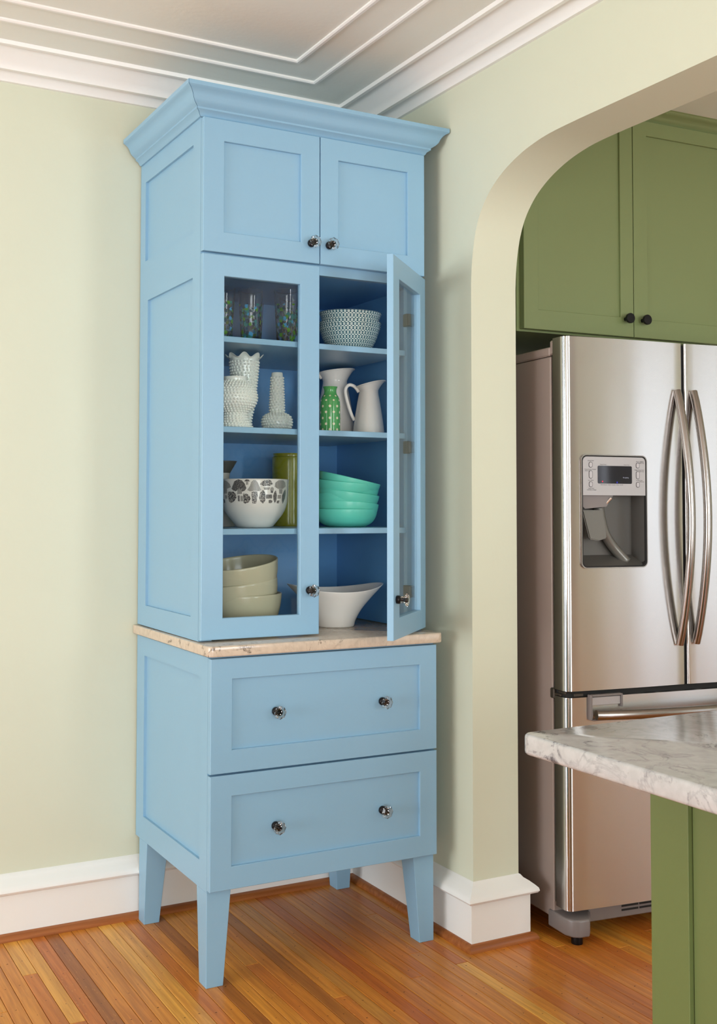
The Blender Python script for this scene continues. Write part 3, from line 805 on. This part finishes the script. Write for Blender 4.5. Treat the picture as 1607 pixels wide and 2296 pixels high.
def mush(th, z, cw, chh, sw, shh, cm, sm, pointy=1.0, rot=0):
    c, s_ = math.cos(rot), math.sin(rot)
    R = lambda P_: [(x_*c-y_*s_, x_*s_+y_*c) for x_, y_ in P_]
    decal(R([(a, b+shh) for a, b in dome(cw, chh, 10, pointy)]), cm, th, z)
    decal(R([(a, b) for a, b in rect(sw, shh)]), sm, th, z)
TH0 = math.atan2(CAM.y-.25, CAM.x-.243)
px2 = .00131
ZB = .1412
def dpx(mi, *XY):      # outlines measured on the photographed bowl
    pts = []
    for X, Y in XY:
        sn = max(-.985, min(.985, (490+X/8.458-574)/77.0)); pts.append((math.asin(sn)*.1, ZB-(Y-652)/8.458*.00131))
    decal(pts, mi, TH0, 0)
dpx(0, (92, 800), (100, 720), (135, 665), (190, 690), (240, 740), (262, 800), (200, 825), (130, 830)); dpx(0, (118, 832), (182, 827), (182, 915), (118, 920))
dpx(2, (270, 830), (300, 760), (330, 690), (400, 655), (470, 675), (520, 730), (555, 820), (520, 870), (470, 885), (430, 828), (350, 880), (300, 860)); dpx(0, (385, 832), (460, 837), (470, 925), (375, 935))
dpx(2, (510, 695), (535, 665), (565, 655), (600, 665), (625, 695)); dpx(0, (545, 697), (590, 697), (590, 755), (548, 758))
dpx(0, (570, 855), (620, 780), (650, 700), (690, 668), (730, 672), (770, 720), (800, 790), (835, 855), (790, 875), (700, 870), (620, 880)); dpx(1, (655, 882), (760, 882), (770, 960), (740, 1105), (668, 1110), (648, 960))
dpx(1, (805, 745), (850, 700), (890, 670), (960, 660), (1010, 670), (1050, 740), (990, 775), (880, 782)); dpx(0, (870, 805), (1000, 805), (985, 850), (890, 850))
dpx(0, (1000, 860), (1010, 810), (1040, 795), (1070, 815), (1075, 860)); dpx(2, (1012, 862), (1060, 862), (1055, 910), (1015, 905))
dpx(0, (1085, 790), (1100, 710), (1160, 665), (1250, 665), (1290, 710), (1300, 780), (1240, 830), (1150, 830)); dpx(0, (1170, 835), (1235, 835), (1235, 920), (1175, 920))
dpx(1, (200, 890), (250, 880), (310, 885), (355, 930), (362, 1000), (310, 1070), (240, 1100), (210, 1060), (195, 970))
dpx(2, (385, 955), (425, 955), (425, 1065), (390, 1065)); dpx(0, (440, 965), (488, 965), (488, 1065), (440, 1065)); dpx(1, (492, 920), (560, 925), (610, 960), (632, 1020), (600, 1080), (530, 1110), (495, 1090))
dpx(1, (790, 1000), (810, 910), (865, 850), (905, 900), (920, 970), (915, 1050), (875, 1110), (820, 1070)); dpx(2, (927, 940), (1040, 935), (1045, 1010), (925, 1015))
dpx(2, (1060, 960), (1085, 890), (1110, 855), (1135, 950), (1130, 1040), (1105, 1100), (1075, 1040)); dpx(0, (1150, 945), (1215, 940), (1215, 1010), (1150, 1015))
dpx(2, (980, 1040), (1030, 1035), (1055, 1060), (1040, 1095), (985, 1100)); dpx(2, (1140, 1050), (1190, 1045), (1185, 1100), (1140, 1100))
dpx(2, (1235, 960), (1265, 880), (1295, 830), (1308, 900), (1300, 1000), (1265, 1110), (1240, 1050)); dpx(0, (140, 950), (185, 955), (185, 1015), (140, 1015)); dpx(2, (95, 1010), (130, 1040), (130, 1090), (100, 1100))
for k in range(8):
    th = TH0+PI/2+.45+k*(PI-.9)/7
    mush(th, ZB-.058+.012*(k % 2), .032, .022, .012, .026-.008*(k % 3), k % 3, (k+1) % 3)
o = link('printed_band', prt, HM, mb, smooth='all'); o['kind'] = 'stuff'; o['label'] = 'black and white mushroom print'
# olive canister
op = smoothprof([(.050, 0), (.0525, .003), (.0529, .03), (.0529, .205), (.0515, .216), (.0495, .220), (.0495, .227), (.0508, .232)], 4)
bm = lathe([(0, 0)]+op+[(r-.003, z) for r, z in op[::-1] if z > .02]+[(0, .02)], 56)
tag(place(link('olive_canister', bm, M['olive'], smooth='all'), .447, .43, S3), 'tall olive green glazed canister standing behind the mushroom-print bowl', 'canister')
# dark-lipped jug behind at left
jp = smoothprof([(.050, 0), (.051, .004), (.047, .03), (.036, .10), (.0325, .145), (.034, .165), (.040, .185), (.046, .203)], 4)
jg = empty('dark_lipped_jug', 'cream jug with dark grey flared lip behind the mushroom-print bowl at left', 'jug', (.205, .43, S3), RZ)
def jm(r, z, a):
    if z > .165: t = (z-.165)/.038; return r+.010*t*max(0, math.cos(a))**2, z
    return r, z
bm = lathe([(0, 0)]+[p for p in jp if p[1] <= .170]+[(.031, .170)], 48, rmod=jm); link('body', bm, M['jug'], jg, smooth='all')
lp_ = [p for p in jp if p[1] > .166]
bm = lathe([(.0338, .166)]+lp_+[(r-.003, z) for r, z in lp_[::-1]]+[(.031, .166)], 48, rmod=jm); link('lip', bm, M['jugdark'], jg, smooth='all')
bm = bmesh.new(); tube(bm, smoothprof3([(-.036, 0, .165), (-.060, 0, .170), (-.072, 0, .14), (-.062, 0, .09), (-.043, 0, .06)], 6), .005, 10, flat=1.4); link('handle', bm, M['jug'], jg, smooth='all')

# turquoise bowls, seven nested
tp = smoothprof([(.048, 0), (.061, .002), (.079, .012), (.0905, .027), (.0955, .042), (.0972, .0545)], 4)
TT = [(0, 0, 0), (.018, -.07, .05), (.040, -.09, .07), (.053, .0, .13), (.069, -.06, .06), (.086, .05, .09), (.0985, .02, .225)]
names = ['bottom', 'second from bottom', 'third from bottom', 'fourth from bottom', 'fifth from bottom', 'sixth, just under the top one', 'topmost and most tilted']
def tilt_mat(ax, ay):   # tilt in view-aligned axes: ay lifts the left side as seen from the camera
    return (Matrix.Rotation(-yaw, 3, 'Z') @ Matrix.Rotation(ax, 3, 'X') @ Matrix.Rotation(ay, 3, 'Y')).to_euler()
for k, (dz, ax, ay) in enumerate(TT):
    bm = lathe(bowl_prof(tp, .003), 56); o = link('turquoise_bowl', bm, M['teal'], smooth='all')
    place(o, .562+.0025*math.sin(k*2.1), .26, S3+dz); o.rotation_euler = tilt_mat(ax, ay)
    tag(o, 'turquoise bowl, %s in the stack of seven' % names[k], 'bowl', 'turquoise bowls on the third shelf')
# taupe bowls, three nested
ap = smoothprof([(.070, 0), (.074, .003), (.088, .018), (.101, .045), (.1105, .080), (.1142, .112)], 4)
for k, (dz, ax, ay, lab) in enumerate([(0, 0, -.02, 'taupe glazed deep bowl at the bottom of the stack of three'), (.036, .04, -.13, 'taupe glazed deep bowl in the middle of the stack, tilted'), (.094, .13, -.12, 'taupe glazed deep bowl on top of the stack, tilted with dark inside showing')]):
    bm = lathe(bowl_prof(ap, .004), 64); o = link('taupe_bowl', bm, M['taupe'], smooth='all')
    place(o, .219, .27, S4+dz); o.rotation_euler = tilt_mat(ax, ay)
    tag(o, lab, 'bowl', 'taupe bowls standing on the counter inside the cabinet')
# boat-shaped bowl
n = 72
out = smoothprof([(.058, 0), (.060, .004), (.064, .02), (.080, .05), (.104, .08), (.122, .10), (.132, .112)], 4)
inn = [(r-.0045, z) for r, z in out[::-1] if z > .02]
bm = bmesh.new(); full = [(0, 0)]+out+inn+[(0, .012)]
rows = []
for r, z in full:
    if r < 1e-5: rows.append([bm.verts.new((0, 0, z))]*n); continue
    row = []
    for k in range(n):
        a = 2*PI*k/n; t = min(1, max(0, z/.112)); c, s_ = math.cos(a), math.sin(a)
        row.append(bm.verts.new((r*c*(1+.16*t**1.5), r*s_*(1-.08*t), z+.020*t**2*abs(c)**2.2)))
    rows.append(row)
for A, B in zip(rows[:-1], rows[1:]):
    for k in range(n):
        q = []
        for v_ in (A[k], A[(k+1) % n], B[(k+1) % n], B[k]):
            if v_ not in q: q.append(v_)
        if len(q) > 2: bm.faces.new(q)
o = link('boat_bowl', bm, M['boat'], smooth='all')
tag(place(o, .540, .29, S4, (0, 0, -.25)), 'white boat-shaped serving bowl on the counter behind the open door', 'bowl')

# ================================================================= KITCHEN: GREEN WALL CABINET
ga = math.radians(-3.0)
gc = empty('green_wall_cabinet', 'olive green double-door wall cabinet with crown above the refrigerator', 'cabinet', (1.083, .036, 1.84), ga)
bm = bmesh.new(); box(bm, -.012, 1.62, .024, .50, -.006, .775); link('carcass', bm, M['green'], gc)
for i, (x0, x1, px0, px1, kx) in enumerate(((0, .4435, .056, .3895, .408), (.4465, .890, .505, .838, .480), (.893, 1.35, .95, 1.29, 1.31))):
    d = shaker('door', gc, x0, x1, .0, .740, px0, px1, .064, .690, 0.0, mat='green', recess=.008, t=.021)
    bm = bmesh.new(); lathe([(0, 0), (.0065, 0), (.006, .012), (.009, .017), (.0162, .019), (.0168, .021), (.0168, .027), (.016, .028), (0, .028)], 28, bm)
    xf(bm, Matrix.Rotation(PI/2, 4, 'X')); link('knob', bm, M['black'], d, smooth=True, loc=(kx, 0, .058))
gcp = [(0, 0), (.004, 0), (.008, .010), (.016, .018), (.018, .022), (.028, .030), (.038, .036), (.040, .040), (.040, .0405), (.046, .046), (.052, .049), (.056, .052), (.056, .058), (0, .058)]
gcp = [(a*1.15, b*.82) for a, b in gcp]
bm = bmesh.new(); extrude_profile(bm, gcp, (-.012, .020, .728+.016), (1.62, .020, .728+.016), (0, -1, 0), m0=-1)
link('crown', bm, M['green'], gc, smooth=True)

# ================================================================= REFRIGERATOR
FW = .866
fr = empty('refrigerator', 'stainless steel french-door refrigerator with bottom freezer in the kitchen beyond the arch', 'refrigerator', (1.040, -.199, 0), FA)
# body
bm = bmesh.new(); box(bm, .004, FW-.004, .078, .70, .055, 1.728, .003); link('body', bm, M['fridge_side'], fr)
bm = bmesh.new(); box(bm, .002, FW-.002, .080, .70, 1.730, 1.757, .004); box(bm, .004, .085, .035, .082, 1.733, 1.776, .004)
box(bm, FW-.085, FW-.004, .035, .082, 1.733, 1.776, .004); link('top_cap', bm, M['fridge_side'], fr)
bm = bmesh.new(); box(bm, .010, FW-.010, .060, .080, .105, 1.74); link('gasket', bm, M['gasket'], fr)
def door_prof(x0, x1, rl, rr, bow=.004, t=.06, n=14):
    """plan outline, front at y~0 slightly bowed, rounded vertical edges"""
    pts = [(x0, t)]
    for k in range(7): a = PI+PI/2*k/6; pts.append((x0+rl+rl*math.cos(a), rl+rl*math.sin(a)))
    for k in range(1, n): u = k/n; xx = x0+rl+(x1-rr-x0-rl)*u; pts.append((xx, -bow*math.sin(PI*u)))
    for k in range(7): a = 1.5*PI+PI/2*k/6; pts.append((x1-rr+rr*math.cos(a), rr+rr*math.sin(a)))
    pts.append((x1, t)); return pts
def fdoor(name, x0, x1, z0, z1, rl, rr, hole=None):
    bm = bmesh.new(); pts = door_prof(x0, x1, rl, rr)
    zs = [z0, z1]
    if hole: zs = [z0, hole[2], hole[3], z1]
    # outline columns, with the hole's x borders inserted
    if hole:
        fr_ = [p for p in pts]
        def ins(L, xh):
            for i in range(1, len(L)-1):
                if L[i][1] < .004 and L[i+1][1] < .004 and L[i][0] < xh < L[i+1][0]:
                    t = (xh-L[i][0])/(L[i+1][0]-L[i][0]); L.insert(i+1, (xh, L[i][1]+t*(L[i+1][1]-L[i][1]))); return
        ins(fr_, hole[0]); ins(fr_, hole[1]); pts = fr_
    rows = [[bm.verts.new((x_, y_, z)) for x_, y_ in pts] for z in zs]
    n = len(pts)
    for r in range(len(zs)-1):
        for i in range(n):
            j = (i+1) % n
            if hole and r == 1 and j != 0 and pts[i][0] >= hole[0]-1e-6 and pts[j][0] <= hole[1]+1e-6 and pts[i][1] < .004 and pts[j][1] < .004: continue
            bm.faces.new((rows[r][i], rows[r][j], rows[r+1][j], rows[r+1][i]))
    bm.faces.new(rows[0][::-1]); bm.faces.new(rows[-1])
    bmesh.ops.recalc_face_normals(bm, faces=bm.faces[:])
    return link(name, bm, M['steel'], fr, smooth=True)
DX0, DX1, DZ0, DZ1 = .053, .287, 1.094, 1.428
ld = fdoor('door', .0, .4285, .7335, 1.780, .020, .006, (DX0+.004, DX1-.004, DZ0+.004, DZ1-.004))
rd = fdoor('door', .4385, FW, .7335, 1.780, .006, .020)
fz = fdoor('freezer_drawer', .0, FW, .100, .7145, .020, .020)
# vertical edge strips of the doors (bright polished line)
for z0, z1 in ((.735, 1.778), (.103, .713)):
    bm = bmesh.new(); tube(bm, [(.0055, .0058, z0), (.0055, .0058, z1)], .0030, 8); link('edge_strip', bm, M['steel_edge'], fr, smooth=True)
def handle_v(x_, z0, z1, parent):
    pts = []; n = 24
    for k in range(n+1):
        t = k/n; pts.append((x_, -.004-.058*math.sin(PI*t)**.85, z0+(z1-z0)*t))
    bm = bmesh.new(); tube(bm, pts, .0125, 16); return link('handle', bm, M['steel_bar'], parent, smooth=True)
handle_v(.405, .856, 1.632, ld); handle_v(.467, .858, 1.632, rd)
pts = [(.090+.690*k/28, -.018-.042*math.sin(PI*k/28)**.8, .664) for k in range(29)]
bm = bmesh.new(); tube(bm, pts, .0150, 16); link('handle', bm, M['steel_bar'], fz, smooth=True)
# handle bracket, grey plastic pocket on the freezer drawer
bm = bmesh.new()
for q in ((.074, .082, .648, .722), (.082, .19, .716, .722), (.184, .190, .682, .722), (.082, .19, .6455, .6495)):
    box(bm, q[0], q[1], -.012, .004, q[2], q[3], .0015)
link('handle_bracket', bm, M['fridge_grey'], fz)
bm = bmesh.new(); box(bm, .084, .184, -.0065, -.003, .690, .714, .001); link('bracket_plate', bm, M['panel_silver'], fz)
# middle hinge
bm = bmesh.new(); box(bm, -.001, .060, .030, .075, .7165, .7225, .001); box(bm, .004, .030, .012, .05, .7235, .7320, .002); box(bm, .03, .062, .006, .03, .7165, .7255, .001)
box(bm, -.004, .012, .060, .080, .705, .735, .003)
link('middle_hinge', bm, M['nickel'], fr)
bm = bmesh.new(); box(bm, .006, FW-.006, .012, .07, .715, .733); link('drawer_gap', bm, M['dark'], fr)
bm = bmesh.new(); box(bm, .4280, .4390, .012, .06, .735, 1.776); link('door_gap', bm, M['dark'], fr)
# base grille
bm = bmesh.new(); box(bm, .10, FW-.10, .038, .10, .045, .094, .003); link('base_grille', bm, M['fridge_grey'], fr)
for gx in (.215, .28, .40, .465, .58):
    for gz in (.064, .076): boxobj('vent_slot', (gx, gx+.060, .0365, .0385, gz, gz+.0055), M['dark'], fr)
for sgn, xx in ((1, 0), (-1, FW)):
    bm = bmesh.new(); pl = [(0, .10), (0, .02), (.012, -.006), (.030, -.016), (.062, -.016), (.080, .006), (.10, .038), (.10, .10)]
    poly_prism(bm, [(xx+sgn*a, b) for a, b in pl], .027, .078, .006)
    link('foot_cover', bm, M['fridge_grey'], fr, smooth=True)
    bm = bmesh.new(); lathe([(0, 0), (.016, 0), (.017, .003), (.016, .022), (.012, .024), (.012, .034), (0, .034)], 20, bm)
    link('foot', bm, M['black'], fr, smooth=True, loc=(xx+sgn*.042, .018, 0))
# dispenser
def rr2(x0, x1, z0, z1, r, n=6): return rounded_rect(x0, x1, z0, z1, (r,)*4, n)
def prism_y(bm, pts, y0, y1):   # outline in x/z, thickness along y
    A = [bm.verts.new((a, y0, b)) for a, b in pts]; B = [bm.verts.new((a, y1, b)) for a, b in pts]; n = len(pts)
    fs = [bm.faces.new((A[i], A[(i+1) % n], B[(i+1) % n], B[i])) for i in range(n)]+[bm.faces.new(A[::-1]), bm.faces.new(B)]
    bmesh.ops.recalc_face_normals(bm, faces=fs)
def ring_y(bm, po, pi_, y0, y1):
    n = len(po); L = [[bm.verts.new((a, y, b)) for a, b in p] for p, y in ((po, y1), (po, y0), (pi_, y0), (pi_, y1))]
    for q in range(4):
        A, B = L[q], L[(q+1) % 4]
        for i in range(n): bm.faces.new((A[i], A[(i+1) % n], B[(i+1) % n], B[i]))
    bmesh.ops.recalc_face_normals(bm, faces=bm.faces[:])
dp = empty('dispenser', '', ''); del dp['label'], dp['category']; dp.parent = ld
bpy.data.objects.remove(dp)
ZS = 1.3085
bm = bmesh.new(); ring_y(bm, rr2(DX0-.002, DX1+.002, DZ0-.002, DZ1+.002, .0185), rr2(DX0+.0008, DX1-.0008, DZ0+.0008, DZ1-.0008, .0165), -.0065, .004)
link('dispenser_bezel', bm, M['steel_bar'], ld, smooth=True)
bm = bmesh.new(); ring_y(bm, rr2(DX0+.0008, DX1-.0008, DZ0+.0008, DZ1-.0008, .0165), rr2(DX0+.0048, DX1-.0048, DZ0+.0048, DZ1-.0048, .014), -.0052, .02)
link('dispenser_seal', bm, M['dark'], ld, smooth=True)
# control panel: upper part
top = [p for p in rr2(DX0+.0048, DX1-.0048, ZS, DZ1-.0048, .014)]
top = rounded_rect(DX0+.0048, DX1-.0048, ZS, DZ1-.0048, (0, 0, .014, .014))
bm = bmesh.new(); prism_y(bm, top, -.0058, .01); cp_ = link('control_panel', bm, M['panel_silver'], ld)
# cavity (open box): sides, back, slanting floor
bm = bmesh.new(); x0, x1, z0, z1 = DX0+.0045, DX1-.0045, DZ0+.0045, ZS; dpt = .055
fr0 = [bm.verts.new(p) for p in ((x0, -.002, z0), (x1, -.002, z0), (x1, -.002, z1), (x0, -.002, z1))]
bk = [bm.verts.new(p) for p in ((x0+.006, dpt, z0+.03), (x1-.006, dpt, z0+.03), (x1-.006, dpt, z1), (x0+.006, dpt, z1))]
for i in range(4): bm.faces.new((fr0[i], fr0[(i+1) % 4], bk[(i+1) % 4], bk[i]))
bm.faces.new(bk)
link('dispenser_cavity', bm, M['cavity'], ld)
# chute and nozzle housing
bm = bmesh.new(); prism_y(bm, [(x0+.002, ZS), (x0+.115, ZS), (x0+.09, ZS-.034), (x0+.014, ZS-.040), (x0+.002, ZS-.03)], .004, .045); link('nozzle_housing', bm, M['fridge_grey'], ld)
bm = bmesh.new(); tube(bm, smoothprof3([(x0+.086, .036, ZS-.035), (x0+.094, .038, ZS-.07), (x0+.110, .040, ZS-.115), (x0+.140, .040, ZS-.155), (x0+.180, .030, ZS-.200)], 6), [.0155]*24+[.0165], 14)
link('drip_channel', bm, M['paddle'], ld, smooth='all')
bm = bmesh.new(); prism_y(bm, [(x0+.004, ZS-.044), (x0+.078, ZS-.044), (x0+.092, ZS-.128), (x0+.060, ZS-.136), (x0+.030, ZS-.130)], .004, .016)
bmesh.ops.bevel(bm, geom=bm.edges[:], offset=.003, segments=2, affect='EDGES')
link('paddle', bm, M['paddle'], ld, smooth=True)
bm = bmesh.new(); tube(bm, [(x0+.086, .012, ZS-.033), (x0+.104, -.001, ZS-.008)], .004, 8); link('nozzle', bm, M['steel_edge'], ld, smooth=True)
# display and buttons
bm = bmesh.new(); prism_y(bm, rr2(.110, .2325, 1.3435, 1.3965, .004), -.0068, -.004); link('display', bm, M['screen'], ld)
for nm, q, mt in (('indicator', (.1245, .1280, 1.3480, 1.3515), 'red'), ('indicator', (.177, .180, 1.3450, 1.3495), 'bluelit')):
    bm = bmesh.new(); box(bm, q[0], q[1], -.0072, -.0067, q[2], q[3]); link(nm, bm, M[mt], ld)
for bx_ in (.0850, .2545):
    for bz, bh in ((1.399, .0085), (1.370, .0120), (1.341, .0085)):
        bm = bmesh.new(); ring_y(bm, rr2(bx_-.0065, bx_+.0065, bz-bh, bz+bh, .0062), rr2(bx_-.0052, bx_+.0052, bz-bh+.0013, bz+bh-.0013, .005), -.0066, -.005)
        b_ = link('button_rim', bm, M['ink'], ld)
        bm = bmesh.new(); prism_y(bm, rr2(bx_-.0052, bx_+.0052, bz-bh+.0013, bz+bh-.0013, .005), -.0070, -.005); link('button', bm, M['button'], ld)
def text(s_, x_, z_, size, mat, y=-.0063, align='CENTER'):
    cu = bpy.data.curves.new('lettering', 'FONT'); cu.body = s_; cu.size = size; cu.align_x = align
    o = bpy.data.objects.new('tmp', cu); COL.objects.link(o)
    me = bpy.data.meshes.new_from_object(o.evaluated_get(bpy.context.evaluated_depsgraph_get())); bpy.data.objects.remove(o)
    me.materials.clear(); me.materials.append(mat)
    q = bpy.data.objects.new('lettering', me); COL.objects.link(q); q.parent = ld; q.location = (x_, y, z_); q.rotation_euler = (PI/2, 0, 0)
for s_, x_, z_ in (('Energy Saver', .086, 1.4100), ('Power Freeze / Freezer', .084, 1.3840), ('Hold 3 sec', .074, 1.3797), ('Ice / Water', .086, 1.3515), ('Water Filter', .087, 1.3275), ('Hold 3sec to Reset', .088, 1.3232),
                   ('Alarm / Lighting', .262, 1.4095), ('Hold 3 sec', .268, 1.4052), ('Fridge / Power Cool', .260, 1.3840), ('Hold 3 sec', .268, 1.3797), ('Ice Off / Lock', .260, 1.3530), ('Hold 3 sec', .268, 1.3487)):
    text(s_, x_, z_, .0042, M['ink'])
text('Power Freeze', .130, 1.3990, .004, M['ink']); text('Power Cool', .214, 1.3990, .004, M['ink'])
text('Filter Indicator   Cubed   Crushed   Water   Ice Off', .160, 1.3385, .0038, M['ink'])
text('My Lighting', .210, 1.3605, .0045, M['ink_light'], -.0070)

# ================================================================= PENINSULA IN THE FOREGROUND
bm = bmesh.new()
poly_prism(bm, rounded_rect(-.008, 1.04, -2.25, -1.281, (.03, 0, 0, .022), 6), .881, .914, .006)
tag(link('island_counter', bm, M['quartz_grey'], smooth=True), 'pale grey veined stone countertop in the right foreground', 'counter')
IX = .235
isl = empty('kitchen_island', 'green panelled island base under the pale grey countertop in the right foreground', 'island', (.62, -1.75, 0))
I = lambda o: P(o, isl)
YI = -1.318
I(boxobj('carcass', (IX+.02, 1.0, -2.15, YI-.004, .0, .879), M['green2'], isl))
bm = bmesh.new(); box(bm, IX, IX+.02, YI-.080, YI, .0, .879, .001)
I(link('corner_stile', bm, M['green2'], isl))
bm = bmesh.new(); box(bm, IX+.009, IX+.02, -2.15, YI-.082, .0, .879); I(link('side_panel', bm, M['green2'], isl))
print('boards', nb)
